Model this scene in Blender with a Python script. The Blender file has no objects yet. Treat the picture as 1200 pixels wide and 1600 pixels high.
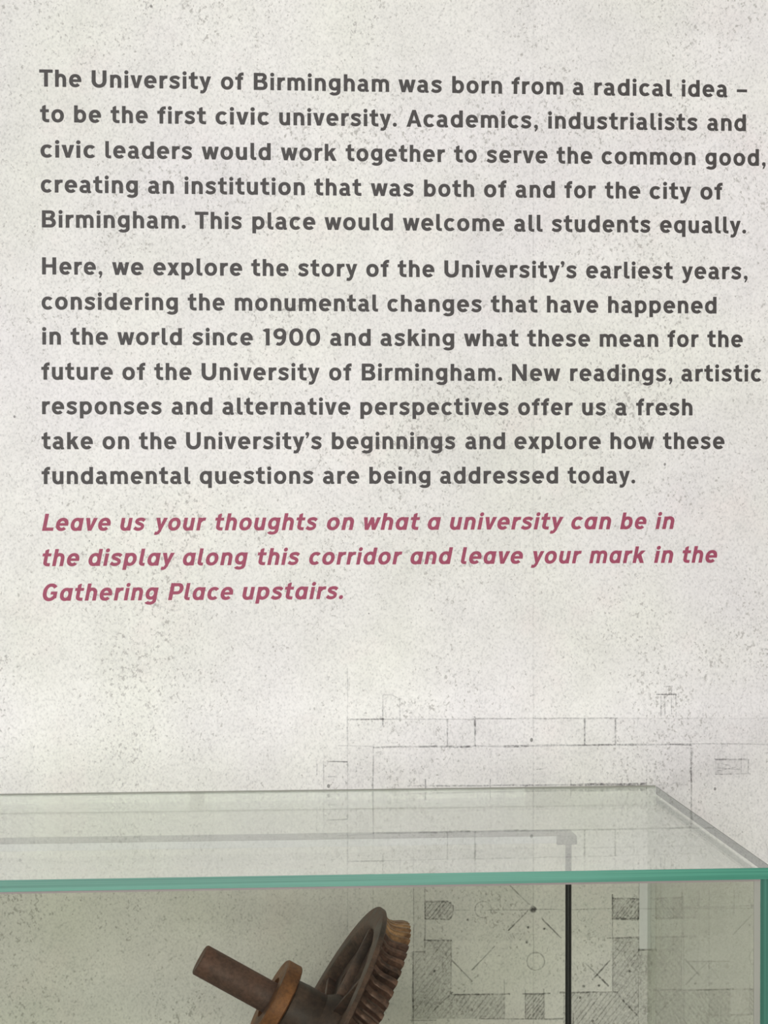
import bpy, bmesh, math, random
from math import sin, cos, pi, radians, sqrt
from mathutils import Vector, Matrix

random.seed(7)
SC = bpy.context.scene
COL = SC.collection

# ------------------------------------------------------------------ camera
YAW, PITCH, ROLL, FPX = 0.081388, -0.017262, -0.000733, 3251.9
CAM = Vector((0.0, -2.0, 0.0))                      # eye height is z = 0, floor is 1.45 m lower
f_ = Vector((sin(YAW) * cos(PITCH), cos(YAW) * cos(PITCH), sin(PITCH)))
r_ = Vector((cos(YAW), -sin(YAW), 0))
u_ = r_.cross(f_)
RT = cos(ROLL) * r_ + sin(ROLL) * u_
UP = -sin(ROLL) * r_ + cos(ROLL) * u_
FW = f_
cam = bpy.data.cameras.new('camera')
cam.sensor_fit = 'HORIZONTAL'; cam.sensor_width = 36.0
cam.lens = 36.0 * FPX / 1200.0
cam.clip_start = 0.05; cam.clip_end = 60
co = bpy.data.objects.new('camera', cam); COL.objects.link(co)
co.matrix_world = Matrix(((RT.x, UP.x, -FW.x, CAM.x), (RT.y, UP.y, -FW.y, CAM.y), (RT.z, UP.z, -FW.z, CAM.z), (0, 0, 0, 1)))
SC.camera = co

# ------------------------------------------------------------------ world, lights, exposure
SC.view_settings.view_transform = 'Standard'
SC.view_settings.look = 'None'
SC.view_settings.gamma = 1.0
SC.view_settings.use_curve_mapping = False
SC.view_settings.exposure = 0.0
SC.cycles.max_bounces = 14
SC.cycles.transparent_max_bounces = 32
SC.cycles.glossy_bounces = 6
SC.cycles.caustics_reflective = True
SC.cycles.use_denoising = True
SC.cycles.blur_glossy = 0.2
SC.cycles.sample_clamp_indirect = 6
w = bpy.data.worlds.new('sky'); SC.world = w; w.use_nodes = True
w.node_tree.nodes['Background'].inputs[0].default_value = (0.86, 0.92, 1.0, 1)
w.node_tree.nodes['Background'].inputs[1].default_value = 0.7

def area(name, loc, rot, sx, sy, power, col):
    l = bpy.data.lights.new(name, 'AREA'); l.shape = 'RECTANGLE'; l.size = sx; l.size_y = sy
    l.energy = power; l.color = col
    o = bpy.data.objects.new(name, l); COL.objects.link(o); o.location = loc; o.rotation_euler = rot
    return o
# daylight from unseen windows opposite; lower row added for dark band above the lid
area('unseen_upper_window_daylight', (-0.55, -4.08, 0.60), (radians(90), 0, 0), 3.0, 0.95, 74, (0.985, 0.99, 1.0))
area('added_lower_window_light', (-0.55, -4.08, -0.70), (radians(90), 0, 0), 3.0, 0.62, 50, (0.985, 0.99, 1.0))
# unseen ceiling lamps, added; the stronger one warms the wall's right side
area('added_ceiling_light', (-0.6, -1.9, 1.325), (0, 0, 0), 1.2, 0.25, 4, (1.0, 0.93, 0.84))
area('added_ceiling_light', (1.3, -1.9, 1.325), (0, 0, 0), 1.2, 0.25, 10, (1.0, 0.85, 0.67))

# ------------------------------------------------------------------ helpers
def ray(px, py):
    return (FW + RT * ((px - 600) / FPX) + UP * ((800 - py) / FPX))
def W(px, py, y=0.0):
    d = ray(px, py); t = (y - CAM.y) / d.y
    return CAM + d * t

def link(o, parent=None):
    COL.objects.link(o)
    if parent is not None: o.parent = parent
    return o
def mesh_obj(name, verts, faces, mats, parent=None, smooth=False, fmat=None):
    me = bpy.data.meshes.new(name); me.from_pydata(verts, [], faces); me.update()
    for m in (mats if isinstance(mats, (list, tuple)) else [mats]): me.materials.append(m)
    if smooth:
        for p in me.polygons: p.use_smooth = True
    if fmat:
        for p, k in zip(me.polygons, fmat): p.material_index = k
    return link(bpy.data.objects.new(name, me), parent)
def bm_obj(name, bm, mats, parent=None, smooth=False, angle=35):
    me = bpy.data.meshes.new(name); bm.normal_update(); bm.to_mesh(me); bm.free()
    for m in (mats if isinstance(mats, (list, tuple)) else [mats]): me.materials.append(m)
    o = link(bpy.data.objects.new(name, me), parent)
    if smooth:
        for p in me.polygons: p.use_smooth = True
        me.set_sharp_from_angle(angle=radians(angle))
    return o
def box_bm(x0, x1, y0, y1, z0, z1, bev=0.0, bm=None):
    b = bmesh.new()
    bmesh.ops.create_cube(b, size=1)
    for v in b.verts:
        v.co = Vector(((x0 + x1) / 2 + v.co.x * (x1 - x0), (y0 + y1) / 2 + v.co.y * (y1 - y0), (z0 + z1) / 2 + v.co.z * (z1 - z0)))
    if bev: bmesh.ops.bevel(b, geom=b.edges[:], offset=bev, segments=2, affect='EDGES', profile=0.5)
    if bm is None: return b
    me = bpy.data.meshes.new('tmp'); b.to_mesh(me); b.free(); bm.from_mesh(me); bpy.data.meshes.remove(me)
    return bm
def empty(name, loc, label, cat, group=None):
    o = bpy.data.objects.new(name, None); o.location = loc; o.empty_display_size = 0.05
    o['label'] = label; o['category'] = cat
    if group: o['group'] = group
    return link(o)
def structure(o): o['kind'] = 'structure'; return o

class NT:
    def __init__(s, name):
        s.m = bpy.data.materials.new(name); s.m.use_nodes = True; s.t = s.m.node_tree; s.n = s.t.nodes
        s.b = s.n['Principled BSDF']; s.out = s.n['Material Output']
    def add(s, typ, **k):
        n = s.n.new(typ)
        for a, v in k.items(): setattr(n, a, v)
        return n
    def ln(s, a, b): s.t.links.new(a, b)
    def noise(s, vec, scale, detail=2, rough=0.5, dist=0.0):
        n = s.add('ShaderNodeTexNoise'); n.inputs['Scale'].default_value = scale; n.inputs['Detail'].default_value = detail
        n.inputs['Roughness'].default_value = rough; n.inputs['Distortion'].default_value = dist
        s.ln(vec, n.inputs['Vector']); return n
    def ramp(s, fac, stops):
        r = s.add('ShaderNodeValToRGB'); e = r.color_ramp.elements
        while len(e) < len(stops): e.new(0.5)
        for x, (p, c) in zip(e, stops):
            x.position = p; x.color = (c, c, c, 1) if not isinstance(c, tuple) else (*c, 1)
        s.ln(fac, r.inputs['Fac']); return r
    def mix(s, fac, a, b, mode='MIX'):
        m = s.add('ShaderNodeMix', data_type='RGBA', blend_type=mode)
        for sock, v in ((m.inputs[0], fac), (m.inputs[6], a), (m.inputs[7], b)):
            if hasattr(v, 'links') or hasattr(v, 'is_linked'): s.ln(v, sock)
            elif isinstance(v, tuple): sock.default_value = (*v, 1) if len(v) == 3 else v
            else: sock.default_value = v
        return m.outputs[2]
    def math(s, op, a, b=0.0, c=None):
        m = s.add('ShaderNodeMath', operation=op)
        for k, v in enumerate((a, b) if c is None else (a, b, c)):
            if hasattr(v, 'is_linked'): s.ln(v, m.inputs[k])
            else: m.inputs[k].default_value = v
        return m.outputs[0]
def simple(name, col, rough=0.5, metal=0.0, spec=0.5, bump=0.0, var=0.08, scale=30):
    t = NT(name); tc = t.add('ShaderNodeTexCoord')
    n = t.noise(tc.outputs['Object'], scale, 3)
    r = t.ramp(n.outputs['Fac'], [(0.3, 1 - var), (0.7, 1 + var if False else 1.0)])
    t.ln(t.mix(1.0, r.outputs['Color'], col, 'MULTIPLY'), t.b.inputs['Base Color'])
    t.b.inputs['Roughness'].default_value = rough; t.b.inputs['Metallic'].default_value = metal
    t.b.inputs['Specular IOR Level'].default_value = spec
    if bump:
        b = t.add('ShaderNodeBump'); b.inputs['Strength'].default_value = bump; b.inputs['Distance'].default_value = 0.001
        t.ln(n.outputs['Fac'], b.inputs['Height']); t.ln(b.outputs['Normal'], t.b.inputs['Normal'])
    return t.m

# ------------------------------------------------------------------ materials
def mat_concrete():
    t = NT('printed_concrete'); tc = t.add('ShaderNodeTexCoord'); v = tc.outputs['Object']
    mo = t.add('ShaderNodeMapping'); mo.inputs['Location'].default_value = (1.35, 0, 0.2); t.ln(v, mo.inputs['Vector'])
    big = t.noise(mo.outputs['Vector'], 2.4, 2, 0.5)  # print clouding, offset to paint in brighter light low on the wall
    hue = t.noise(v, 5.0, 2, 0.5)
    med = t.noise(v, 26, 5, 0.62)
    base = t.mix(t.ramp(hue.outputs['Fac'], [(0.36, 0.0), (0.64, 1.0)]).outputs['Color'], (0.88, 0.852, 0.84), (0.88, 0.872, 0.805))
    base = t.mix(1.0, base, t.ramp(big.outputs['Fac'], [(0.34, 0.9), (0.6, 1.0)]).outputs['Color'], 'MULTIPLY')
    base = t.mix(1.0, base, t.ramp(med.outputs['Fac'], [(0.32, 0.93), (0.6, 1.0)]).outputs['Color'], 'MULTIPLY')
    # blush spots
    bl = t.noise(v, 11, 3, 0.6)
    base = t.mix(t.ramp(bl.outputs['Fac'], [(0.56, 0.0), (0.76, 0.35)]).outputs['Color'], base, (0.86, 0.76, 0.74))
    # slanted grain
    mp = t.add('ShaderNodeMapping'); mp.inputs['Rotation'].default_value = (0, radians(38), 0); mp.inputs['Scale'].default_value = (1.0, 1.0, 0.8)
    t.ln(v, mp.inputs['Vector']); g = mp.outputs['Vector']
    fine = t.noise(g, 480, 3, 0.62)
    base = t.mix(1.0, base, t.ramp(fine.outputs['Fac'], [(0.28, 0.76), (0.47, 0.98), (0.68, 1.06)]).outputs['Color'], 'MULTIPLY')
    dens = t.noise(v, 8, 3, 0.6)
    sp = t.noise(g, 360, 2, 0.55)
    s1 = t.math('ADD', sp.outputs['Fac'], t.math('MULTIPLY', t.math('SUBTRACT', dens.outputs['Fac'], 0.5), 0.45))
    base = t.mix(t.ramp(s1, [(0.63, 0.0), (0.73, 0.65)]).outputs['Color'], base, (0.36, 0.34, 0.31))
    # pale flecks
    sw = t.noise(g, 380, 2, 0.5)
    base = t.mix(t.ramp(sw.outputs['Fac'], [(0.66, 0.0), (0.74, 0.6)]).outputs['Color'], base, (0.92, 0.91, 0.87))
    # rare dark pits
    vo = t.add('ShaderNodeTexVoronoi'); vo.inputs['Scale'].default_value = 34; t.ln(g, vo.inputs['Vector'])
    sz = t.add('ShaderNodeSeparateColor'); t.ln(vo.outputs['Color'], sz.inputs[0])
    pr = t.math('LESS_THAN', vo.outputs['Distance'], t.math('MULTIPLY', t.math('MAXIMUM', t.math('SUBTRACT', sz.outputs[0], 0.62), 0.0), 0.17))
    base = t.mix(t.math('MULTIPLY', pr, 0.7), base, (0.10, 0.09, 0.08))
    t.ln(base, t.b.inputs['Base Color'])
    t.b.inputs['Roughness'].default_value = 0.6; t.b.inputs['Specular IOR Level'].default_value = 0.25
    return t.m
def mat_ink(name, col, var):
    t = NT(name); tc = t.add('ShaderNodeTexCoord')
    n = t.noise(tc.outputs['Object'], 300, 3, 0.6)
    t.ln(t.mix(t.ramp(n.outputs['Fac'], [(0.35, 0.0), (0.65, 1.0)]).outputs['Color'], col, tuple(c * var for c in col)), t.b.inputs['Base Color'])
    t.b.inputs['Roughness'].default_value = 0.5; t.b.inputs['Specular IOR Level'].default_value = 0.3
    return t.m
def mat_pencil():
    # graphite print: grain lets the concrete through
    t = NT('pencil_print'); tc = t.add('ShaderNodeTexCoord')
    n = t.noise(tc.outputs['Object'], 420, 3, 0.65)
    n2 = t.noise(tc.outputs['Object'], 40, 2, 0.5)
    at = t.add('ShaderNodeAttribute', attribute_name='graphite')
    a = t.ramp(n.outputs['Fac'], [(0.34, 0.12), (0.62, 1.0)]).outputs['Color']
    b = t.ramp(n2.outputs['Fac'], [(0.35, 0.55), (0.65, 1.0)]).outputs['Color']
    al = t.math('MULTIPLY', t.math('MULTIPLY', a, b), at.outputs['Fac'])
    t.b.inputs['Base Color'].default_value = (0.17, 0.16, 0.16, 1)
    t.b.inputs['Roughness'].default_value = 0.7; t.b.inputs['Specular IOR Level'].default_value = 0.1
    tr = t.add('ShaderNodeBsdfTransparent'); mx = t.add('ShaderNodeMixShader')
    t.ln(al, mx.inputs[0]); t.ln(tr.outputs[0], mx.inputs[1]); t.ln(t.b.outputs[0], mx.inputs[2]); t.ln(mx.outputs[0], t.out.inputs[0])
    return t.m
def mat_glass(name, tint):
    # plate glass: every face passes light straight on, tinted, and mirrors by Fresnel
    t = NT(name); t.n.remove(t.b)
    ge = t.add('ShaderNodeNewGeometry')
    ior = t.math('ADD', t.math('MULTIPLY', ge.outputs['Backfacing'], (1 / 1.48) - 1.48), 1.48)
    fr = t.add('ShaderNodeFresnel'); t.ln(ior, fr.inputs['IOR'])
    tr = t.add('ShaderNodeBsdfTransparent'); tr.inputs[0].default_value = (*tint, 1)
    gl = t.add('ShaderNodeBsdfGlossy'); gl.inputs['Roughness'].default_value = 0.0; gl.inputs['Color'].default_value = (0.955, 0.966, 0.96, 1)
    mx = t.add('ShaderNodeMixShader')
    t.ln(fr.outputs[0], mx.inputs[0]); t.ln(tr.outputs[0], mx.inputs[1]); t.ln(gl.outputs[0], mx.inputs[2]); t.ln(mx.outputs[0], t.out.inputs[0])
    return t.m
def mat_edge(name, dark, light, stretch):
    # polished green edge of plate glass, streaked along its length
    t = NT(name); tc = t.add('ShaderNodeTexCoord')
    mp = t.add('ShaderNodeMapping'); mp.inputs['Scale'].default_value = stretch
    t.ln(tc.outputs['Object'], mp.inputs['Vector'])
    n = t.noise(mp.outputs['Vector'], 1.0, 3, 0.6, 0.3)
    c = t.ramp(n.outputs['Fac'], [(0.36, dark), (0.5, tuple((a + b) / 2 for a, b in zip(dark, light))), (0.64, light)])
    t.ln(c.outputs['Color'], t.b.inputs['Base Color'])
    t.b.inputs['Roughness'].default_value = 0.25; t.b.inputs['Specular IOR Level'].default_value = 0.5
    t.b.inputs['Subsurface Weight'].default_value = 0.0
    return t.m
def mat_rust(name, c0, c1, c2, metal=0.35, rough=0.55, bias=0.0, scale=60, shift=False):
    t = NT(name); tc = t.add('ShaderNodeTexCoord'); v = tc.outputs['Object']
    if shift:
        oi = t.add('ShaderNodeObjectInfo'); va = t.add('ShaderNodeVectorMath', operation='ADD'); t.ln(v, va.inputs[0])
        cb = t.add('ShaderNodeCombineXYZ'); t.ln(t.math('MULTIPLY', oi.outputs['Random'], 5.0), cb.inputs[0]); t.ln(t.math('MULTIPLY', oi.outputs['Random'], 3.0), cb.inputs[2])
        t.ln(cb.outputs[0], va.inputs[1]); v = va.outputs[0]
    a = t.noise(v, scale, 5, 0.6, 0.2); b = t.noise(v, scale * 0.35, 3, 0.5); c = t.noise(v, 320, 4, 0.65)
    col = t.mix(t.ramp(a.outputs['Fac'], [(0.36, 0.0), (0.62, 1.0)]).outputs['Color'], c0, c1)
    col = t.mix(t.ramp(b.outputs['Fac'], [(0.50 - bias, 0.0), (0.68 - bias, 0.85)]).outputs['Color'], col, c2)
    col = t.mix(1.0, col, t.ramp(c.outputs['Fac'], [(0.32, 0.6), (0.62, 1.08)]).outputs['Color'], 'MULTIPLY')
    t.ln(col, t.b.inputs['Base Color'])
    t.b.inputs['Metallic'].default_value = metal
    t.ln(t.ramp(a.outputs['Fac'], [(0.3, rough - 0.12), (0.7, rough + 0.15)]).outputs['Color'], t.b.inputs['Roughness'])
    bp = t.add('ShaderNodeBump'); bp.inputs['Strength'].default_value = 0.2; bp.inputs['Distance'].default_value = 0.0003
    t.ln(t.math('ADD', a.outputs['Fac'], c.outputs['Fac']), bp.inputs['Height']); t.ln(bp.outputs['Normal'], t.b.inputs['Normal'])
    return t.m

M_CONC = mat_concrete()
M_INK = mat_ink('grey_ink', (0.070, 0.062, 0.059), 0.85)
M_RED = mat_ink('crimson_ink', (0.37, 0.068, 0.125), 0.88)
M_PEN = mat_pencil()
M_GLASS = mat_glass('plate_glass', (0.875, 0.883, 0.842))
M_GLASS2 = mat_glass('clear_plate_glass', (0.928, 0.940, 0.914))
M_EDGE = mat_edge('glass_edge_green', (0.025, 0.155, 0.10), (0.075, 0.30, 0.205), (1.5, 1, 420))
M_EDGEV = mat_edge('glass_edge_green_upright', (0.035, 0.13, 0.092), (0.065, 0.205, 0.15), (420, 1, 1.5))
M_EDGED = mat_edge('glass_edge_grey_green', (0.085, 0.10, 0.092), (0.12, 0.135, 0.125), (1, 1.5, 420))
M_SEAL = simple('clear_silicone_seal', (0.32, 0.27, 0.25), 0.5)
M_SEAL2 = simple('pale_glue', (0.32, 0.32, 0.27), 0.5)
M_BLACK = simple('black_anodised_metal', (0.012, 0.012, 0.013), 0.4)
M_GREY = simple('frosted_grey_strip', (0.62, 0.63, 0.66), 0.5)
M_PAINT = simple('painted_plaster', (0.74, 0.73, 0.70), 0.7, bump=0.2)
M_DARKP = simple('grey_plaster', (0.16, 0.16, 0.165), 0.7)
M_CEIL = simple('ceiling_paint', (0.80, 0.80, 0.78), 0.8)
M_FLOOR = simple('grey_vinyl_floor', (0.14, 0.135, 0.13), 0.45)
M_WOOD = simple('painted_plinth', (0.62, 0.62, 0.58), 0.5)
M_FRAME = simple('window_frame_white', (0.75, 0.75, 0.73), 0.4)
M_SHAFT = mat_rust('rust_shaft', (0.135, 0.070, 0.054), (0.19, 0.096, 0.070), (0.12, 0.070, 0.056), 0.2, 0.6)
M_COLLAR = mat_rust('rust_collar', (0.24, 0.092, 0.030), (0.33, 0.135, 0.045), (0.13, 0.06, 0.03), 0.25, 0.5)
M_HUB = mat_rust('rust_hub', (0.045, 0.029, 0.024), (0.10, 0.060, 0.046), (0.17, 0.11, 0.085), 0.25, 0.5)
M_RIM = mat_rust('dark_iron_rim', (0.075, 0.045, 0.034), (0.19, 0.11, 0.083), (0.045, 0.033, 0.027), 0.3, 0.5)
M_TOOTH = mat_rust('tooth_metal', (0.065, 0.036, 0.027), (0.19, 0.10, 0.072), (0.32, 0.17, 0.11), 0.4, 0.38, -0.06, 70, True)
M_TOOTH2 = mat_rust('highlit_rusty_tooth_metal', (0.18, 0.09, 0.05), (0.38, 0.20, 0.10), (0.68, 0.40, 0.20), 0.5, 0.34, 0.02, 70, True)  # orange rust plus painted highlight, for the teeth near the top

# ------------------------------------------------------------------ the room
FLOOR, CEIL, XL, XR, YB = -1.45, 1.35, -3.0, 3.6, -4.0
structure(bm_obj('floor', box_bm(XL - .1, XR + .1, YB - .1, .1, FLOOR - .1, FLOOR), M_FLOOR))
structure(bm_obj('ceiling', box_bm(XL - .1, XR + .1, YB - .1, .1, CEIL, CEIL + .1), M_CEIL))
structure(bm_obj('wall_front', box_bm(XL - .1, XR + .1, 0.0, .1, FLOOR, CEIL), M_PAINT))
structure(bm_obj('wall_left', box_bm(XL - .1, XL, YB, 0, FLOOR, CEIL), M_PAINT))
structure(bm_obj('wall_right', box_bm(XR, XR + .1, YB, 0, FLOOR, CEIL), M_PAINT))
# opposite wall, unseen; window rows split to shape light on the printed wall
wx0, wx1 = -2.05, 0.95
rows = ((-1.01, -0.39), (0.125, 1.075))
b = bmesh.new()
for (c0, c1) in ((FLOOR, rows[0][0]), (rows[0][1], rows[1][0]), (rows[1][1], CEIL)): box_bm(XL - .1, XR + .1, YB - .06, YB, c0, c1, bm=b)
for (c0, c1) in rows:
    box_bm(XL - .1, wx0, YB - .06, YB, c0, c1, bm=b); box_bm(wx1, XR + .1, YB - .06, YB, c0, c1, bm=b)
structure(bm_obj('unseen_wall_back', b, M_DARKP))
for k_, (c0, c1) in enumerate(rows):
    b = bmesh.new()
    for (a0, a1, e0, e1) in ((wx0, wx1, c0, c0 + .04), (wx0, wx1, c1 - .04, c1), (wx0, wx0 + .04, c0 + .04, c1 - .04), (wx1 - .04, wx1, c0 + .04, c1 - .04),
                             (wx0 + 0.98, wx0 + 1.02, c0 + .04, c1 - .04), (wx1 - 1.02, wx1 - 0.98, c0 + .04, c1 - .04)):
        box_bm(a0, a1, YB - .05, YB - .01, e0, e1, bm=b)
    structure(bm_obj('window_%d' % (k_ + 1), b, M_FRAME))
structure(bm_obj('baseboard_front', box_bm(XL, XR, -.015, 0, FLOOR, FLOOR + .09, .003), M_FRAME))

# ------------------------------------------------------------------ stroke lettering
H, CAP, DSC = 81.0, 108.0, -26.0
TX, TY = 23.5, 20.5
class G:
    def __init__(s): s.v = []; s.f = []; s.k = 0
    def poly(s, pts):
        z = s.k; s.k += 1; n = len(s.v)
        s.v += [(x, y, z) for x, y in pts]; s.f.append(list(range(n, n + len(pts))))
    def strip(s, A, B):
        z = s.k; s.k += 1; n = len(s.v); m = len(A)
        s.v += [(x, y, z) for x, y in A] + [(x, y, z) for x, y in B]
        for i in range(m - 1): s.f.append([n + i, n + i + 1, n + m + i + 1, n + m + i])
    def rect(s, x0, x1, y0, y1): s.poly([(x0, y0), (x1, y0), (x1, y1), (x0, y1)])
    def arc(s, cx, cy, rx, ry, a0, a1, tx=TX, ty=TY, p=2.15):
        n = max(6, int(abs(a1 - a0) / 9)); A = []; B = []
        for i in range(n + 1):
            a = radians(a0 + (a1 - a0) * i / n); c, d = cos(a), sin(a)
            e = 2 / p
            c2 = math.copysign(abs(c) ** e, c); d2 = math.copysign(abs(d) ** e, d)
            A.append((cx + rx * c2, cy + ry * d2)); B.append((cx + (rx - tx) * c2, cy + (ry - ty) * d2))
        s.strip(A, B)
    def disc(s, cx, cy, r):
        s.poly([(cx + r * cos(2 * pi * i / 18), cy + r * sin(2 * pi * i / 18)) for i in range(18)])
    def path(s, pts, w, sub=5):
        # Catmull-Rom centre line with butt ends
        P = [Vector((*p, 0)) for p in pts]
        if sub > 1 and len(P) > 2:
            Q = [P[0] * 2 - P[1]] + P + [P[-1] * 2 - P[-2]]; R = []
            for i in range(1, len(Q) - 2):
                for j in range(sub):
                    t = j / sub; p0, p1, p2, p3 = Q[i - 1:i + 3]
                    R.append(0.5 * ((2 * p1) + (p2 - p0) * t + (2 * p0 - 5 * p1 + 4 * p2 - p3) * t * t + (3 * p1 - p0 - 3 * p2 + p3) * t ** 3))
            R.append(P[-1]); P = R
        A = []; B = []
        for i, p in enumerate(P):
            d = (P[min(i + 1, len(P) - 1)] - P[max(i - 1, 0)]).normalized(); n = Vector((-d.y, d.x, 0)) * (w / 2)
            A.append((p.x + n.x, p.y + n.y)); B.append((p.x - n.x, p.y - n.y))
        s.strip(A, B)

def glyph(ch, it=False):
    """returns (G, ink width, left bearing, right bearing)"""
    g = G(); ST = 10.5; RD = 8.0
    def ring(cx=39.5, rx=39.5, cy=H / 2, ry=H / 2 + 1.5): g.arc(cx, cy, rx, ry, 0, 360)
    if ch == 'o': ring(); return g, 79, RD, RD
    if ch == 'n': g.rect(0, TX, 0, H); g.arc(35, 46, 35, 37, 0, 165); g.rect(70 - TX, 70, 0, 47); return g, 70, ST, ST - 1
    if ch == 'h': g.rect(0, TX, 0, CAP); g.arc(35, 46, 35, 37, 0, 165); g.rect(70 - TX, 70, 0, 47); return g, 70, ST, ST - 1
    if ch == 'm':
        g.rect(0, TX, 0, H)
        for c in (33.5, 77): g.arc(c, 47, 33.5, 36, 0, 160, 22.5)
        g.rect(44.5, 67, 0, 48); g.rect(88, 110.5, 0, 48); return g, 110.5, ST, ST - 1
    if ch == 'u': g.rect(70 - TX, 70, 0, H); g.arc(35, 35, 35, 37, 180, 345); g.rect(0, TX, 34, H); return g, 70, ST - 1, ST
    if ch == 'r': g.rect(0, TX, 0, H); g.arc(41, 45, 38, 37, 77, 165); g.rect(46, 49.5, H - 19, H + 0.5); return g, 49.5, ST, 4
    if ch == 'e': g.arc(39, H / 2, 39, H / 2 + 1.5, 0, 318); g.rect(12, 78, 32, 49); return g, 78, RD, 7
    if ch == 'c': g.arc(39, H / 2, 39, H / 2 + 1.5, 42, 318); return g, 70, RD, 6
    if ch == 'a' and not it:
        g.arc(33, 50, 34, 32.5, -4, 148, TX, 19.5); g.rect(43.5, 67, 8, 51)
        g.arc(30, 24.5, 30, 26, 88, 272, TX, 18.5); g.rect(29, 47, 32, 50.5); g.rect(29, 47, -1.5, 17)
        g.poly([(45, 13), (67, 12), (70, 14), (74, 2), (66, -2), (52, -1)])
        return g, 74, 7, 7
    if ch == 'a': g.arc(37.5, H / 2, 37.5, H / 2 + 1.5, 0, 360); g.rect(75 - TX, 75, 0, H); return g, 75, RD, ST
    if ch == 'd': g.arc(38.5, H / 2, 38.5, H / 2 + 1.5, 0, 360); g.rect(77 - TX, 77, 0, CAP); return g, 77, RD, ST
    if ch == 'b': g.arc(38.5, H / 2, 38.5, H / 2 + 1.5, 0, 360); g.rect(0, TX, 0, CAP); return g, 77, ST, RD
    if ch == 'p': g.arc(38.5, H / 2, 38.5, H / 2 + 1.5, 0, 360); g.rect(0, TX, DSC, H); return g, 77, ST, RD
    if ch == 'q': g.arc(38.5, H / 2, 38.5, H / 2 + 1.5, 0, 360); g.rect(77 - TX, 77, DSC, H); return g, 77, RD, ST
    if ch == 'g':
        g.arc(37.5, 43, 37.5, 39.5, 0, 360); g.rect(75 - TX, 75, -3, H)
        g.arc(37, 0, 38, 28, -150, 2, TX, 19); return g, 75, RD, ST
    if ch == 's':
        g.path([(62, 62), (50, 70.5), (33, 72.5), (16, 67), (13, 56), (24, 47.5), (42, 40), (54.5, 31), (53, 17), (38, 9), (20, 10), (4, 19)], 20.5, 4)
        return g, 67, 7, 7
    if ch == 't':
        g.poly([(13, 75), (36.5, 75), (36.5, 107), (28, 107), (13, 99)]); g.rect(0, 56, H - 19, H)
        g.rect(13, 36.5, 24, 78); g.arc(47, 25, 34, 26, 180, 278, TX, 20); g.rect(49, 58, -1, 19); return g, 58, 4, 5
    if ch == 'f':
        g.rect(14, 37.5, 0, 78); g.rect(0, 50, H - 19, H); g.arc(46, 76, 32, 33, 82, 180, TX, 20); g.rect(48, 54, 89, 109); return g, 54, 4, 4
    if ch == 'i': g.rect(1.5, 24.5, 0, H - 2); g.disc(13, 98, 13); return g, 26, ST - 2, ST - 2
    if ch == 'l': g.rect(0, 23, 22, CAP); g.arc(28, 22, 28, 23, 180, 278, 23, 19); g.rect(29, 37, -1, 18); return g, 37, ST, 5
    if ch == 'k':
        g.rect(0, TX, 0, CAP); g.poly([(18, 26), (18, 50), (44, H), (73, H), (32, 34)]); g.poly([(30, 52), (46, 60), (76, 0), (49, 0), (26, 40)])
        return g, 76, ST, 2
    if ch == 'v': g.poly([(0, H), (26, H), (38, 30), (37, 0), (25.5, 0)]); g.poly([(75, H), (49, H), (37, 30), (36, 0), (49.5, 0)]); return g, 75, 3, 2
    if ch == 'w':
        g.poly([(0, H), (24, H), (33, 34), (43, 0), (20.5, 0)]); g.poly([(43.5, H), (30, 30), (26, 0), (43, 0), (58, 50), (63, H)])
        g.poly([(63.5, H), (78, 30), (82, 0), (65, 0), (49, 50), (44, H)]); g.poly([(107.5, H), (83.5, H), (74.5, 34), (64.5, 0), (87, 0)])
        return g, 107.5, 2, 2
    if ch == 'x': g.poly([(1, H), (28, H), (76, 0), (48.5, 0)]); g.poly([(48.5, H), (75, H), (27, 0), (0, 0)]); return g, 76, 2, 2
    if ch == 'y':
        g.poly([(0, H), (26, H), (43, 26), (44, 4), (31, 1)]); g.poly([(75, H), (50, H), (27, 1), (26, -8), (46, -8), (50, 8)])
        g.path([(36, -2), (30, -13), (20, -17.5), (7, -16)], 20, 4); return g, 75, 2, 2
    if ch == '1': g.rect(18, 42, 0, CAP); g.poly([(22, CAP), (22, 82), (0, 92), (0, 98), (19, CAP)]); return g, 42, 8, 14
    if ch == '9': g.arc(40, 74, 40, 35.5, 0, 360, TX, 20); g.arc(36, 62, 44, 63.5, -118, 12, TX, 20); return g, 80, 9, 9
    if ch == '0': g.arc(43.5, 54, 43.5, 56, 0, 360, 24, 21, 2.25); return g, 87, 9, 9
    if ch == 'T': g.rect(0, 85, CAP - 20.5, CAP); g.rect(30.5, 55, 0, CAP - 1); return g, 85, 3, -4 + 8
    if ch == 'U': g.rect(0, 25, 43, CAP); g.rect(67, 92, 43, CAP); g.arc(46, 44, 46, 46, 180, 360, 25, 22); return g, 92, 11, 11
    if ch == 'H': g.rect(0, 25, 0, CAP); g.rect(66, 91, 0, CAP); g.rect(22, 70, 44, 64); return g, 91, 12, 12
    if ch == 'N': g.rect(0, 24.5, 0, CAP); g.rect(69.5, 94, 0, CAP); g.poly([(0, CAP), (25, CAP), (94, 0), (69, 0)]); return g, 94, 12, 12
    if ch == 'L': g.rect(0, 24.5, 0, CAP); g.rect(20, 70, 0, 21); return g, 70, 12, 3
    if ch == 'A': g.poly([(0, 0), (25, 0), (49, 78), (60, CAP), (37, CAP)]); g.poly([(96, 0), (71, 0), (47, 78), (36, CAP), (59, CAP)]); g.rect(22, 74, 22, 41); return g, 96, 2, 3
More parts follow.
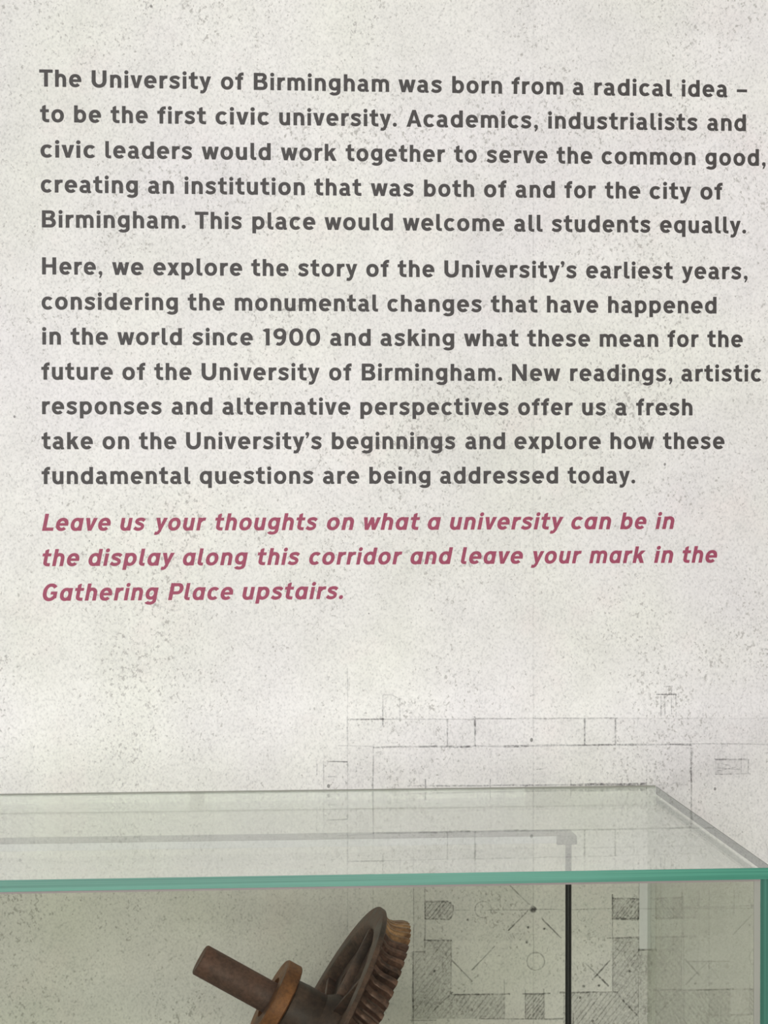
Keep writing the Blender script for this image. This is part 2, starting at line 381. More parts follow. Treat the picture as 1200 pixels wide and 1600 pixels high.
    if ch == 'B':
        g.rect(0, 24.5, 0, CAP); g.rect(20, 52, 0, 20.5); g.rect(20, 50, CAP - 20.5, CAP); g.rect(20, 54, 46, 64.5)
        g.arc(50, 81, 32, 27, -90, 90, 24, 19.5); g.arc(52, 31, 35, 31, -90, 90, 24.5, 20); return g, 87, 12, 8
    if ch == 'P': g.rect(0, 24.5, 0, CAP); g.rect(20, 50, CAP - 20.5, CAP); g.rect(20, 50, 36, 56); g.arc(48, 72, 36, 36, -90, 90, 24.5, 20.5); return g, 84, 12, 4
    if ch == 'G':
        g.arc(47, 54, 47, 56, 38, 322, 24.5, 21); g.rect(50, 91, 40, 59); g.rect(67.5, 91, 16, 56); return g, 91, 8, 11
    if ch == '.': g.disc(13, 12, 13); return g, 26, 8, 8
    if ch == ',': g.disc(14, 12, 12.5); g.poly([(15, 22), (26, 14), (26, 2), (16, -17), (6, -22), (8, -10), (14, 0)]); return g, 26.5, 8, 8
    if ch == '’': g.disc(14, 97, 12.5); g.poly([(15, 106), (26, 99), (26, 90), (17, 72), (6, 67), (8, 78), (14, 86)]); return g, 26.5, 2, 4
    if ch == '–': g.rect(0, 64, 34, 52); return g, 64, 8, 8
    raise ValueError(ch)

PXM = (W(70, 500) - W(170, 500)).length / 100      # metres per photo pixel at the left of the text
UM = PXM / 4.0
LINES = [
 ([(72,135.5),(1068,150.95)], 'The 61.25 127.25|University 143.25 330|of 345.2 380.75|Birmingham 396.5 608|was 622.5 690.75|born 706.5 784.5|from 799.25 880|a 895 912.5|radical 928.5 1050|idea 1065 1136.75|– 1151.25 1167.25'),
 ([(72,190.9),(1140,204.6)], 'to 62.5 100|be 115.75 158|the 172.75 231|first 245.75 322|civic 336.75 420.5|university. 436.25 620|Academics, 635 840.5|industrialists 856.25 1090|and 1105 1165.5'),
 ([(90,246.4),(1080,258)], 'civic 63.25 148.75|leaders 164.5 300.5|would 315 423|work 438.75 526|together 540 695.5|to 709.25 745|serve 760 855.5|the 869.5 925.5|common 940 1086.75|good, 1102 1196.25'),
 ([(90,301),(970,310.3)], 'creating 63.75 215.5|an 231.25 271.75|institution 288.25 476.25|that 491 564.75|was 579.25 646.75|both 662.5 741|of 756.25 791.5|and 805.5 867|for 881.75 931|the 945 1000.5|city 1015 1080|of 1094.25 1129'),
 ([(70,355.5),(975,363.2)], 'Birmingham. 65.5 290.25|This 304.5 378.25|place 394.25 492.75|would 507 614|welcome 629.25 788.25|all 803.25 847.75|students 861.75 1016.5|equally. 1031.25 1165.75'),
 ([(70,428.9),(1125,436.3)], 'Here, 65.75 160|we 175 224.25|explore 239.5 378.5|the 392.5 450.75|story 465.5 558.25|of 572.25 608|the 621.25 678.75|University’s 694.25 901.25|earliest 915.75 1051.25|years, 1065 1168'),
 ([(120,484),(960,489)], 'considering 65 278|the 293.25 351|monumental 367 590.75|changes 605.25 753|that 766.75 839.75|have 854.5 934.75|happened 950 1119.5'),
 ([(90,538.6),(1140,542.5)], 'in 65.75 95.25|the 110.25 168.75|world 183.25 284.25|since 300.25 395|1900 410.75 500.25|and 515.75 579.25|asking 594.5 709.75|what 724.75 810.25|these 823.75 922|mean 937 1028.5|for 1042.75 1091.75|the 1105 1160.5'),
 ([(147,593.5),(990,595.7)], 'future 64.5 176.25|of 191.25 227.25|the 241 299.25|University 315 499.5|of 514.25 549.5|Birmingham. 565.25 784.5|New 800 875.5|readings, 890.75 1050.5|artistic 1064.5 1189.5'),
 ([(180,647.5),(1075,649.1)], 'responses 65.75 253|and 268.25 332|alternative 347.5 547.5|perspectives 563 795|offer 809.5 895|us 909.5 947|a 961.25 979.5|fresh 993.75 1082'),
 ([(200,701.9),(1060,701.7)], 'take 65 145.25|on 160.25 202|the 217 275.5|University’s 290.75 503|beginnings 518.5 711.75|and 727 789.25|explore 803.75 938.75|how 953.75 1022.25|these 1035.75 1132'),
 ([(110,756.4),(920,755.4)], 'fundamental 65 297.5|questions 312 490|are 504.5 561.25|being 577 672.5|addressed 687.5 872|today. 886.75 992.5'),
 ([(70,829.5),(1045,826.7)], 'Leave 65.5 173.25|us 188 228|your 240.5 322.5|thoughts 336.25 496.75|on 510.75 553.25|what 568.75 656.5|a 668.25 689.25|university 703 880.75|can 892.5 955|be 968.75 1010.25|in 1024 1053.75'),
 ([(95,884.6),(1090,879.3)], 'the 66.25 124.25|display 138.25 273.25|along 285.75 387.5|this 402.5 469|corridor 483 629|and 641.25 708|leave 720 817.25|your 829.25 909.25|mark 920.5 1009|in 1021.75 1052|the 1066.25 1120.75'),
 ([(220,938),(490,936.3)], 'Gathering 66.75 248|Place 262.5 364.5|upstairs. 378.75 536'),
]
graphic = empty('wall_graphic', (0, 0, 0), 'pale concrete-effect printed wall panel with grey and crimson lettering and a faint pencil building plan', 'wall graphic')
PY = -0.0015
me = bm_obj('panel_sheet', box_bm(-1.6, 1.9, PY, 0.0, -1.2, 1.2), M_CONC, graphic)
for li, (base, words) in enumerate(LINES):
    V = []; F = []; it = li >= 12; SH = 0.2 if it else 0.0
    (bx0, by0), (bx1, by1) = base
    for word in words.split('|'):
        txt, a, c = word.split(' '); a = float(a); c = float(c)
        yl = lambda x: by0 + (by1 - by0) * (x - bx0) / (bx1 - bx0)
        Pa, Pc = W(a, yl(a), PY), W(c, yl(c), PY)
        gl = []; x = 0.0
        for i, ch in enumerate(txt):
            g, wd, lb, rb = glyph(ch, it)
            if i: x += lb
            gl.append((g, x)); x += wd + rb
        pts = [(x0 + vx + SH * vy, vy) for g, x0 in gl for (vx, vy, vz) in g.v]
        mn = min(p[0] for p in pts); mx = max(p[0] for p in pts)
        d = Pc - Pa; sx = d.length / (mx - mn); ex = d.normalized()
        for k, (g, x0) in enumerate(gl):
            n = len(V)
            for (vx, vy, vz) in g.v:
                q = Pa + ex * ((x0 + vx + SH * vy - mn) * sx); h = vy * UM
                V.append((q.x, PY - 0.00012 - 0.000012 * vz, q.z + h))
            F += [[n + i for i in f] for f in g.f]
    o = mesh_obj('text_line', V, F, M_RED if it else M_INK, graphic)
    if it: o['label'] = 'line of crimson italic lettering'
    bm = bmesh.new(); bm.from_mesh(o.data)
    bmesh.ops.recalc_face_normals(bm, faces=bm.faces[:])
    for f in bm.faces:
        if f.normal.y > 0: f.normal_flip()
    bm.to_mesh(o.data); bm.free()

# ------------------------------------------------------------------ printed pencil plan
class Pencil:
    def __init__(s, name, label=None): s.v = []; s.f = []; s.d = []; s.name = name; s.k = 0; s.label = label
    def quad(s, pts, den):
        n = len(s.v); s.k += 1; y = PY - 0.00008 - 0.000004 * (s.k % 40)
        for (x, yy) in pts:
            q = W(x, yy, PY); s.v.append((q.x, y, q.z))
        s.f.append(list(range(n, n + len(pts)))); s.d.append(den)
    def line(s, x0, y0, x1, y1, den=0.5, w=1.6, jit=0.5):
        L = math.hypot(x1 - x0, y1 - y0); n = max(1, int(L / 22)); nx, ny = -(y1 - y0) / L, (x1 - x0) / L
        px = [(x0 + (x1 - x0) * i / n, y0 + (y1 - y0) * i / n, random.uniform(-jit, jit), w * 1.3 * random.uniform(0.75, 1.2)) for i in range(n + 1)]
        for p, q in zip(px, px[1:]):
            s.quad([(p[0] + nx * (p[2] - p[3] / 2), p[1] + ny * (p[2] - p[3] / 2)), (q[0] + nx * (q[2] - q[3] / 2), q[1] + ny * (q[2] - q[3] / 2)),
                    (q[0] + nx * (q[2] + q[3] / 2), q[1] + ny * (q[2] + q[3] / 2)), (p[0] + nx * (p[2] + p[3] / 2), p[1] + ny * (p[2] + p[3] / 2))], 0.85 * den * random.uniform(0.75, 1.1))
    def circ(s, cx, cy, r, den=0.35, w=1.3, ell=1.0):
        for k in range(14):
            a, b = 2 * pi * k / 14, 2 * pi * (k + 1) / 14
            s.line(cx + r * cos(a), cy + r * ell * sin(a), cx + r * cos(b), cy + r * ell * sin(b), den, w, 0.3)
    def fill(s, x0, y0, x1, y1, den): s.quad([(x0, y0), (x1, y0), (x1, y1), (x0, y1)], den * 0.82)
    def hatch(s, x0, y0, x1, y1, step=7, den=0.35, w=1.2, slope=1.3):
        # strokes rising to the right, clipped to the box
        c = x0 - (y1 - y0) / slope
        while c < x1:
            ax, ay = c, y1; bx_, by_ = c + (y1 - y0) / slope, y0
            if ax < x0: ay = y1 - (x0 - ax) * slope; ax = x0
            if bx_ > x1: by_ = y0 + (bx_ - x1) * slope; bx_ = x1
            if bx_ - ax > 2: s.line(ax, ay, bx_, by_, den * random.uniform(0.6, 1.1), w, 0.4)
            c += step * random.uniform(0.8, 1.25)
    def build(s):
        me = bpy.data.meshes.new(s.name); me.from_pydata(s.v, [], s.f); me.update()
        at = me.attributes.new('graphite', 'FLOAT', 'FACE')
        at.data.foreach_set('value', s.d)
        me.materials.append(M_PEN)
        bm = bmesh.new(); bm.from_mesh(me)
        for f in bm.faces:
            if f.normal.y > 0: f.normal_flip()
        bm.to_mesh(me); bm.free()
        o = link(bpy.data.objects.new(s.name, me), graphic)
        if s.label: o['label'] = s.label
        if s.name in ('pencil_plan', 'ground_line'): o['kind'] = 'stuff'
        return o
e = Pencil('pencil_elevation', 'pencil outline of a long low building')
e.fill(543, 1123, 1200, 1165, 0.06); e.fill(543, 1165, 1080, 1232, 0.09); e.fill(505, 1165, 543, 1250, 0.05); e.fill(1080, 1165, 1130, 1250, 0.04)
e.line(543, 1124, 740, 1124, .38, 1.6); e.line(740, 1123, 965, 1122, .5, 1.8); e.line(965, 1122, 1200, 1122.5, .25, 1.5)
e.line(543, 1124, 600, 1123.5, .45, 1.8)
e.line(583, 1167.5, 1080, 1163, .75, 2.4); e.line(528, 1165, 583, 1166, .3, 1.5); e.line(1080, 1162, 1200, 1163, .35, 1.5)
e.line(583, 1166, 583, 1252, .5, 1.7); e.line(543, 1040, 543, 1250, .28, 1.4); e.line(543, 1120, 543, 1160, .3, 1.6)
e.line(598, 1086, 598, 1132, .6, 1.5); e.line(598, 1086, 612, 1085, .55, 1.5); e.line(612, 1085, 624, 1092, .45, 1.5); e.line(624.5, 1090, 624.5, 1124, .5, 1.6)
e.line(699, 1124, 699, 1165, .5, 1.7); e.line(742, 1119, 742, 1166, .8, 2.1); e.line(913.7, 1118, 913.7, 1165, .75, 2.0); e.line(961.5, 1122, 961.5, 1164, .55, 1.7)
e.line(1080, 1157, 1080, 1268, .7, 2.2)
e.line(1033, 1088, 1033, 1120, .6, 1.5); e.line(1039, 1086, 1039, 1120, .45, 1.3); e.line(1049, 1074, 1049, 1120, .55, 1.4); e.line(1056, 1086, 1056, 1120, .6, 1.5)
e.line(1025, 1085, 1057, 1084.5, .8, 1.8); e.line(1037, 1073, 1051, 1073, .65, 1.6); e.line(1041, 1070, 1041, 1090, .4, 1.2); e.line(1037, 1078, 1051, 1078, .35, 1.2)
e.build(); e = Pencil('sketched_detail', 'small boxed pencil detail above the case corner')
e.line(1117, 1187, 1171, 1186, .8, 2.0); e.line(1117, 1209.5, 1173, 1209, .55, 1.6); e.line(1158, 1182, 1158, 1213, .55, 1.5); e.line(1169, 1186, 1169, 1208, .6, 1.8)
e.line(1120, 1205, 1150, 1199, .4, 1.4); e.line(1124, 1193, 1140, 1196, .4, 1.3); e.line(1122, 1200, 1158, 1203, .35, 1.2); e.fill(1117, 1187, 1170, 1209, .16)
e.build(); e = Pencil('sketched_detail', 'short pencil ticks left of the building outline')
e.line(495, 1185, 495, 1211, .45, 1.6); e.line(506, 1188, 506, 1238, .35, 1.4); e.line(512, 1190, 543, 1190, .75, 1.9); e.line(512, 1214, 524, 1213, .4, 1.4)
e.build(); e = Pencil('ground_line', 'dark pencil line with ticks along the case top')
e.line(635, 1228, 890, 1226.5, .6, 1.9); e.line(890, 1226, 1010, 1225, .9, 2.8); e.line(1010, 1226, 1075, 1227, .2, 1.4)
for x in (665, 766, 892, 1010): e.line(x, 1217, x, 1233, .6, 1.7)
e.line(820, 1228, 828, 1226, .5, 2)
e.line(838, 1202, 850, 1201, .45, 1.6); e.line(543, 1060, 543, 1075, .2, 1)
e.build()
s_ = Pencil('print_seam', 'faint upright seam line')
for k in range(32):
    s_.line(833.4, k * 50, 833.4, k * 50 + 50, random.uniform(0.10, 0.26), 1.7)
s_.line(828, 1088, 836, 1085, .7, 1.8); s_.build()
p = Pencil('pencil_plan', 'pencil floor plan with hatched wall blocks, dots and circles')
p.fill(646, 1350, 664, 1487, .06); p.fill(664, 1300, 834, 1470, .05); p.fill(888, 1385, 998, 1465, .04)
p.line(646, 1330, 646, 1600, .38, 1.5); p.line(645, 1487, 645, 1597, .75, 2.3); p.line(664, 1378, 664, 1488, .45, 1.6)
p.line(543, 1385, 543, 1620, .2, 1.4); p.line(583, 1380, 583, 1470, .2, 1.4)
p.build(); p = Pencil('hatched_block', 'small round-cornered hatched block')
p.fill(664, 1409, 706, 1436, .3); p.hatch(664, 1409, 706, 1436, 6, .5, 1.5)
p.line(664, 1409, 700, 1408, .7, 2); p.line(664, 1436, 702, 1437, .8, 2.2); p.line(664, 1408, 664, 1437, .8, 2); p.line(700, 1408, 708, 1415, .5, 1.6); p.line(708, 1414, 707, 1430, .6, 1.8); p.line(707, 1430, 701, 1437, .6, 1.8)
p.build()
def one(name, fn, label=None):
    q = Pencil(name, label); fn(q); return q.build()
one('circle_sketch', lambda q: q.circ(755, 1421, 13, .45, 1.5)); one('circle_sketch', lambda q: q.circ(837, 1502, 14, .5, 1.8)); one('circle_sketch', lambda q: q.circ(912, 1430, 10, .25, 1.2))
for a_ in ((796, 1383, 828, 1414, .75), (825, 1423, 794, 1454, .7), (847, 1436, 877, 1466, .7), (705, 1500, 738, 1534, .6), (737, 1516, 773, 1478, .7), (678, 1578, 708, 1550, .75),
           (953, 1500, 925, 1531, .7), (914, 1504, 951, 1541, .65), (964, 1554, 997, 1588, .7)):
    one('diagonal_line', lambda q: q.line(*a_, 1.8))
one('centre_dot', lambda q: [q.circ(833, 1421, r, .9, 2.6) for r in (4.0, 2.4, 1.2)], 'dark round pencil dot')
one('cross_line', lambda q: q.line(708, 1422, 880, 1421, .35, 1.7)); one('cross_line', lambda q: q.line(888, 1421, 957, 1420, .35, 1.6)); one('cross_line', lambda q: q.line(998, 1420, 1200, 1419, .25, 1.5))
dots = one('specks', lambda q: [q.circ(x, y, 1.3, .9, 2.0) for (x, y) in ((850, 1451), (823, 1472), (912, 1541), (984, 1517), (679, 1517), (738, 1578), (825, 1449), (731, 1437), (936, 1540))])
dots['kind'] = 'stuff'
p = Pencil('hatched_block', 'stepped hatched wall block right of the gear wheel')
p.fill(664, 1469, 705, 1487, .26); p.fill(645, 1487, 705, 1553, .28); p.fill(645, 1553, 788, 1592, .28)
p.hatch(664, 1469, 705, 1592, 8, .3, 1.3); p.hatch(645, 1489, 664, 1592, 8, .26, 1.3); p.hatch(705, 1554, 788, 1592, 8, .3, 1.3)
p.line(662, 1469, 706, 1469, .65, 1.9); p.line(645, 1487, 664, 1487, .75, 2); p.line(705, 1469, 705, 1510, .55, 1.7); p.line(705, 1510, 704, 1552, .3, 1.4)
p.line(705, 1554, 797, 1553, .8, 2.2); p.line(788, 1530, 788, 1592, .4, 1.6); p.line(640, 1594, 682, 1594, .6, 1.9); p.line(751, 1592, 880, 1592, .6, 1.9)
p.build(); p = Pencil('hatched_block', 'small square hatched block left of the black rod')
p.fill(820, 1552, 850, 1592, .3); p.hatch(820, 1552, 850, 1592, 6, .5, 1.5); p.line(816, 1553, 860, 1552.5, .8, 2.1); p.line(821, 1545, 821, 1592, .5, 1.6); p.line(850, 1545, 850, 1592, .5, 1.6)
p.build(); p = Pencil('hatched_block', 'wide hatched block right of the black rod')
p.fill(880, 1552, 957, 1640, .27); p.hatch(880, 1552, 957, 1640, 8, .45, 1.4); p.line(874, 1551, 966, 1550, .85, 2.3); p.line(896, 1583, 896, 1640, .6, 1.8); p.line(880, 1583, 896, 1583, .5, 1.6)
p.build(); p = Pencil('hatched_block', 'dark outlined hatched square')
p.fill(957, 1404, 998, 1436, .34); p.hatch(957, 1404, 998, 1436, 5.5, .55, 1.5)
p.line(956, 1404, 999, 1404, .85, 2.2); p.line(956, 1436, 998, 1436, .9, 2.4); p.line(957, 1397, 957, 1437, .8, 2.0); p.line(998, 1404, 998, 1436, .8, 2.0)
p.build(); p = Pencil('hatched_block', 'tall hatched wall block at the right')
p.fill(957, 1465, 998, 1640, .30); p.hatch(957, 1468, 998, 1640, 9, .32, 1.3); p.line(948, 1466, 999, 1465, .65, 1.9); p.line(957, 1437, 957, 1550, .32, 1.5)
p.line(998, 1340, 998, 1465, .3, 1.5); p.line(998, 1465, 998, 1493, .75, 2); p.line(998, 1493, 998, 1640, .35, 1.6)
p.fill(999, 1484, 1016, 1640, .30); p.line(998, 1484, 1016, 1484, .75, 2.2)
p.line(1017, 1340, 1017, 1640, .3, 1.4)
p.build(); p = Pencil('pencil_plan', 'faint pencil grid behind the glass side')
p.line(1068, 1400, 1068, 1640, .35, 1.5); p.line(1108, 1385, 1108, 1640, .28, 1.5); p.line(1147, 1390, 1147, 1432, .28, 1.4); p.line(1075, 1502, 1140, 1502, .5, 1.5); p.line(1020, 1547, 1140, 1546, .55, 1.7)
p.fill(1020, 1548, 1070, 1640, .16); p.fill(1108, 1548, 1140, 1590, .2); p.build()

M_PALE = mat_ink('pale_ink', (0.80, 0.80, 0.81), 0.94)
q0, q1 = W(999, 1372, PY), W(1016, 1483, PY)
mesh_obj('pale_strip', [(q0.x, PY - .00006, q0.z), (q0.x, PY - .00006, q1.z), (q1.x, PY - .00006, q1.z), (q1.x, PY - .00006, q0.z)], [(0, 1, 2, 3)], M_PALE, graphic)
# ------------------------------------------------------------------ glass display case
ZT, DEP, XRT, XLT, TH = -0.3032, 0.4241, 0.4293, -1.15, 0.0088
PT = 0.0085                                                  # side and front pane thickness
# the wheel's place decides how deep the case is
WC = W(496, 1600, -0.205)
dray = (WC - CAM).normalized(); rt2 = (RT - dray * RT.dot(dray)).normalized(); up2 = rt2.cross(dray)
PXW = (WC - CAM).dot(FW) / FPX                              # metres per pixel at the wheel
AX = (rt2 * 0.883 - up2 * 0.470).normalized() * cos(radians(9.3)) + dray * sin(radians(9.3)); AX.normalize()
RW = 205 * PXW
def low(c, r):                                              # lowest z of a circle (centre c, radius r) square to the axis
    return c.z - r * sqrt(1 - AX.z ** 2)
TW = 50 * PXW
DECK = min(low(WC, RW), low(WC + AX * TW, RW)) - 0.0005
case = empty('display_case', ((XLT + XRT) / 2, -DEP / 2, FLOOR), 'glass-topped display case with green edges standing against the printed wall', 'display case')
cx, cy, cz = case.location
def cbox(name, x0, x1, y0, y1, z0, z1, mat, par=case, bev=0.0):
    ox, oy, oz = case.location
    return bm_obj(name, box_bm(x0 - ox, x1 - ox, y0 - oy, y1 - oy, z0 - oz, z1 - oz, bev), mat, par)
lid = cbox('glass_lid', XLT, XRT, -DEP, -0.002, ZT - TH, ZT, M_GLASS2)
lid['label'] = 'clear glass top plate'
def child_edge(name, par, x0, x1, y0, y1, z0, z1, mat, label=None):
    o = cbox(name, x0, x1, y0, y1, z0, z1, mat, par)
    if label: o['label'] = label
    return o
# ground and polished edges: a thin green skin on the cut faces
child_edge('front_edge', lid, XLT, XRT, -DEP - .0006, -DEP + .0002, ZT - TH, ZT, M_EDGE, 'bright green front edge of the glass top')
child_edge('side_edge', lid, XRT - .0002, XRT + .0006, -DEP, -.002, ZT - .0072, ZT, M_EDGED, 'grey side edge of the glass top')
fp = cbox('front_pane', XLT + PT + .0008, XRT - PT - .0053, -DEP + .0012, -DEP + .0012 + PT, DECK, ZT - TH - .0019, M_GLASS)
cbox('seal', XLT, XRT - PT, -DEP + .0008, -DEP + .0012 + PT, ZT - TH - .0018, ZT - TH, M_SEAL)['label'] = 'brownish glue line under the glass top'
sr = cbox('side_pane', XRT - PT, XRT, -DEP + .0012, -.002, DECK, ZT - TH - .0002, M_GLASS2)
child_edge('pane_edge', sr, XRT - PT, XRT, -DEP + .0006, -DEP + .0014, DECK, ZT - TH, M_EDGEV, 'green upright edge of the glass side')
sl = cbox('side_pane', XLT, XLT + PT, -DEP + .0012, -.002, DECK, ZT - TH - .0002, M_GLASS2)
child_edge('pane_edge', sl, XLT, XLT + PT, -DEP + .0006, -DEP + .0014, DECK, ZT - TH, M_EDGEV, 'green upright edge of the glass side')
cbox('corner_seal', XRT - PT - .0050, XRT - PT - .0002, -DEP + .0012, -DEP + .0022, DECK, ZT - TH - .0018, M_SEAL2)['label'] = 'pale translucent glue strip beside the green upright edge'
cbox('back_seal', XLT, XRT - .001, -.0036, -.0017, ZT, ZT + .0012, M_SEAL2)['label'] = 'thin grey sealant line between glass top and wall'
cbox('deck', XLT - .004, XRT + .004, -DEP - .004, -.0018, DECK - .018, DECK, M_WOOD, bev=.001)
cbox('plinth', XLT + .02, XRT - .02, -DEP + .02, -.0018, FLOOR, DECK - .018, M_WOOD, bev=.002)

# ------------------------------------------------------------------ black rail and upright rod fitted inside the case
ZR = ZT - TH - .0010
rx1 = W(884, 1320, -0.196).x
RY0, RY1 = -0.213, -0.181
rail = cbox('rail', -1.05, rx1 - .011, RY0 + .001, RY1, ZR - .0068, ZR, M_BLACK, bev=.0006); rail['label'] = 'slim black rail under the glass top'
cbox('front_strip', -1.05, rx1 - .011, RY0, RY0 + .0012, ZR - .0064, ZR - .0004, M_GREY, rail)['label'] = 'grey frosted front strip of the rail'
cbox('bracket', rx1 - .011, rx1 + .007, RY0 - .001, RY1 + .001, ZR - .0078, ZR, M_BLACK, rail, .001)
def cyl_bm(p0, p1, r, seg=24, bev=0.0):
    b = bmesh.new(); d = Vector(p1) - Vector(p0)
    bmesh.ops.create_cone(b, cap_ends=True, segments=seg, radius1=r, radius2=r, depth=d.length)
    if bev:
        es = [e for e in b.edges if abs(abs(e.verts[0].co.z) - d.length / 2) < 1e-6 and abs(e.verts[0].co.z - e.verts[1].co.z) < 1e-6]
        bmesh.ops.bevel(b, geom=es, offset=bev, segments=2, affect='EDGES', profile=0.5)
    m = Matrix.Translation((Vector(p0) + Vector(p1)) / 2) @ d.to_track_quat('Z', 'Y').to_matrix().to_4x4()
    bmesh.ops.transform(b, matrix=m, verts=b.verts[:]); return b
_l = Vector((rx1, RY0 + .003, 0)) - case.location
rod = bm_obj('upright_rod', cyl_bm((_l.x, _l.y, DECK + .004 - cz), (_l.x, _l.y, ZR - .0070 - cz), .0027, 20), M_BLACK, case, True); rod['label'] = 'thin black upright rod'
bm_obj('foot', cyl_bm((_l.x, _l.y, DECK - cz), (_l.x, _l.y, DECK + .005 - cz), .022, 32, .0015), M_BLACK, rod, True)

# ------------------------------------------------------------------ rusty worm wheel on its shaft
Z = AX; X = (up2 - Z * up2.dot(Z)).normalized(); Yv = Z.cross(X)
wheel = empty('worm_wheel', WC, 'rusty iron gear wheel with orange ring and stub shaft inside the glass case', 'gear wheel')
wheel.rotation_mode = 'QUATERNION'
wheel.rotation_quaternion = Matrix(((X.x, Yv.x, Z.x), (X.y, Yv.y, Z.y), (X.z, Yv.z, Z.z))).to_quaternion()
def lathe(name, prof, mat, seg=96, smooth=True, angle=30, jitter=0.0):
    b = bmesh.new(); rows = []
    for (r, z) in prof:
        rows.append([b.verts.new((r * cos(2 * pi * i / seg), r * sin(2 * pi * i / seg), z)) for i in range(seg)])
    for a, c in zip(rows, rows[1:] + rows[:1]):
        for i in range(seg):
            j = (i + 1) % seg; b.faces.new([a[i], a[j], c[j], c[i]])
    bmesh.ops.recalc_face_normals(b, faces=b.faces[:])
    return bm_obj(name, b, mat, wheel, smooth, angle)
k = PXW
RS = 25 * k                                                  # shaft radius
# stub shaft (capped profile kept open along the axis by a tiny bore)
zs0 = -(211) * k
zend = (low(WC, 0) - DECK) / -AX.z                           # where the axis would meet the deck
zend = ((WC.z - DECK) - RS * sqrt(1 - AX.z ** 2)) / -AX.z
lathe('shaft', [(.0004, zs0 + .0006), (RS - .0012, zs0), (RS, zs0 + .0012), (RS, zend - .001), (RS - .001, zend), (.0004, zend)], M_SHAFT, 64)
# hub
lathe('hub', [(RS + .0002, -60 * k), (43 * k, -60 * k), (45 * k, -58 * k), (46 * k, -40 * k), (46 * k, -8 * k), (56 * k, 8 * k), (58 * k, 46 * k), (46 * k, 60 * k), (RS + .0002, 60 * k)], M_HUB, 72)
# rim: throated drum under the teeth, lips and inner wall
T0, T1 = 0.0, 50 * k; HT = 9.5 * k; TMID = (T0 + T1) / 2
TB = 9 * k                                                  # smooth flange before the teeth
PR = [(0, 0), (9, -2.5), (14, -8), (20, -10.5), (27, -9.5), (33, -7), (44, -0.5), (50, 0.5)]
def rtop(z):
    q = z / k
    for (a, ra), (c, rc) in zip(PR, PR[1:]):
        if q <= c + 1e-6: return RW + k * (ra + (rc - ra) * (q - a) / (c - a))
    return RW
prof = [(RW - 1 * k, T0), (RW, T0 + 1 * k), (RW - .5 * k, T0 + 7 * k), (RW - 3 * k, TB), (rtop(TB) - HT, TB + .8 * k)]
for i in range(1, 11):
    z = TB + (T1 - TB) * i / 10; prof.append((rtop(z) - HT, z))
prof += [(RW - 36 * k, T1), (RW - 38 * k, T1 - 3 * k), (RW - 40 * k, TMID + 8 * k), (RW - 40 * k, TMID - 8 * k), (RW - 34 * k, T0 + 4 * k), (RW - 31 * k, T0 + 1 * k), (RW - 28 * k, T0)]
lathe('rim', prof, M_RIM, 128)
# web: four kidney windows between hub and rim, built as a plate with openings
b = bmesh.new(); seg = 96; r_in, r_a, r_b, r_out = 50 * k, 84 * k, 140 * k, RW - 37 * k
z0, z1 = TMID - 6 * k, TMID + 6 * k
def solid(i, ra, rb):
    a0, a1 = 2 * pi * i / seg, 2 * pi * (i + 1) / seg
    vs = [b.verts.new((r * cos(a), r * sin(a), z)) for z in (z0, z1) for (r, a) in ((ra, a0), (rb, a0), (rb, a1), (ra, a1))]
    for f in ((3, 2, 1, 0), (4, 5, 6, 7), (0, 1, 5, 4), (1, 2, 6, 5), (2, 3, 7, 6), (3, 0, 4, 7)): b.faces.new([vs[q] for q in f])
for i in range(seg):
    solid(i, r_in, r_a); solid(i, r_b, r_out)
    if (i + 3) % 16 < 6: solid(i, r_a, r_b)
bmesh.ops.remove_doubles(b, verts=b.verts[:], dist=1e-6)
seen = {}
for f in b.faces[:]:
    key = tuple(sorted(v.index for v in f.verts))
    c = f.calc_center_median(); key = (round(c.x, 6), round(c.y, 6), round(c.z, 6))
    seen.setdefault(key, []).append(f)
for fs in seen.values():
    if len(fs) > 1: bmesh.ops.delete(b, geom=fs, context='FACES_ONLY')
bmesh.ops.recalc_face_normals(b, faces=b.faces[:])
bm_obj('web', b, M_HUB, wheel)
# raised ribs along the spokes
for q in range(6):
    a = 2 * pi * q / 6
    rb_ = box_bm(48 * k, RW - 37 * k, -4 * k, 4 * k, z0 - 14 * k, z0 + 1 * k, 1.2 * k)
    bmesh.ops.rotate(rb_, cent=(0, 0, 0), matrix=Matrix.Rotation(a, 3, 'Z'), verts=rb_.verts[:])
    bm_obj('spoke', rb_, M_RIM, wheel, True)
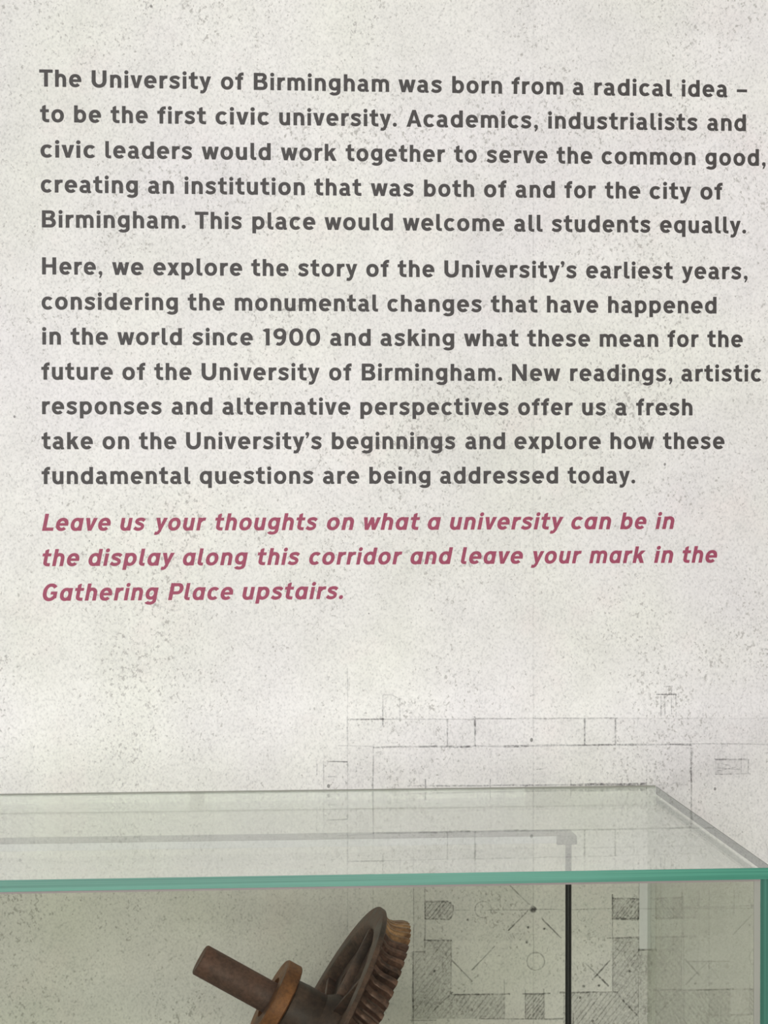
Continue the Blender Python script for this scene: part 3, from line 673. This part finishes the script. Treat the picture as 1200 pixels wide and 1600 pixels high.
# teeth
NT_ = 66; pitch = 2 * pi / NT_
def tooth_mesh():
    b = bmesh.new(); rows = []; n = 8
    for i in range(n + 1):
        z = TB - 1 * k + (T1 - TB + 1 * k) * i / n; s = (z - TMID) / (TMID - T0)
        rt_ = rtop(max(z, TB)) - (3 * k if i == 0 else 0); rb = rt_ - HT - .0006
        sk = 0.035 * s + 0.012 * s * s
        wt = pitch * (0.20 + 0.02 * s * s); wb = pitch * 0.44
        row = []
        for (r, da) in ((rb, -wb), (rb + HT * 0.55, -(wt + wb) * 0.43), (rt_ - HT * .12, -wt * 1.15), (rt_, -wt * .7), (rt_, wt * .7), (rt_ - HT * .12, wt * 1.15), (rb + HT * 0.55, (wt + wb) * 0.43), (rb, wb)):
            a = da + sk; row.append(b.verts.new((r * cos(a), r * sin(a), z)))
        rows.append(row)
    for a, c in zip(rows, rows[1:]):
        for i in range(7): b.faces.new([a[i], a[i + 1], c[i + 1], c[i]])
    b.faces.new(rows[0]); b.faces.new(rows[-1][::-1])
    bmesh.ops.recalc_face_normals(b, faces=b.faces[:])
    me = bpy.data.meshes.new('tooth'); b.to_mesh(me); b.free(); me.materials.append(M_TOOTH)
    for p_ in me.polygons: p_.use_smooth = True
    me.set_sharp_from_angle(angle=radians(38))
    return me
tm = tooth_mesh()
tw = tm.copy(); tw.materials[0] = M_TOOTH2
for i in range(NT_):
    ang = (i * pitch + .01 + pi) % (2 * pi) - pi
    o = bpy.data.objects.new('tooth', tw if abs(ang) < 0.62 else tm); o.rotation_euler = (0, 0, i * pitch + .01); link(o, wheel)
# loose collar on the shaft, bore a little larger than the shaft
RC = 65 * k
z0c, z1c = -63 * k - 25 * k, -63 * k
lathe('collar', [(34 * k, z0c), (RC - 2 * k, z0c), (RC, z0c + 2 * k), (RC, z1c - 2 * k), (RC - 2 * k, z1c), (34 * k, z1c)], M_COLLAR, 80)['label'] = 'orange-brown rusted ring around the shaft'
lathe('bush', [(RS + .0002, z0c + 12 * k), (34 * k, z0c + 12 * k), (34 * k, z1c + 5 * k), (RS + .0002, z1c + 5 * k)], M_HUB, 64)
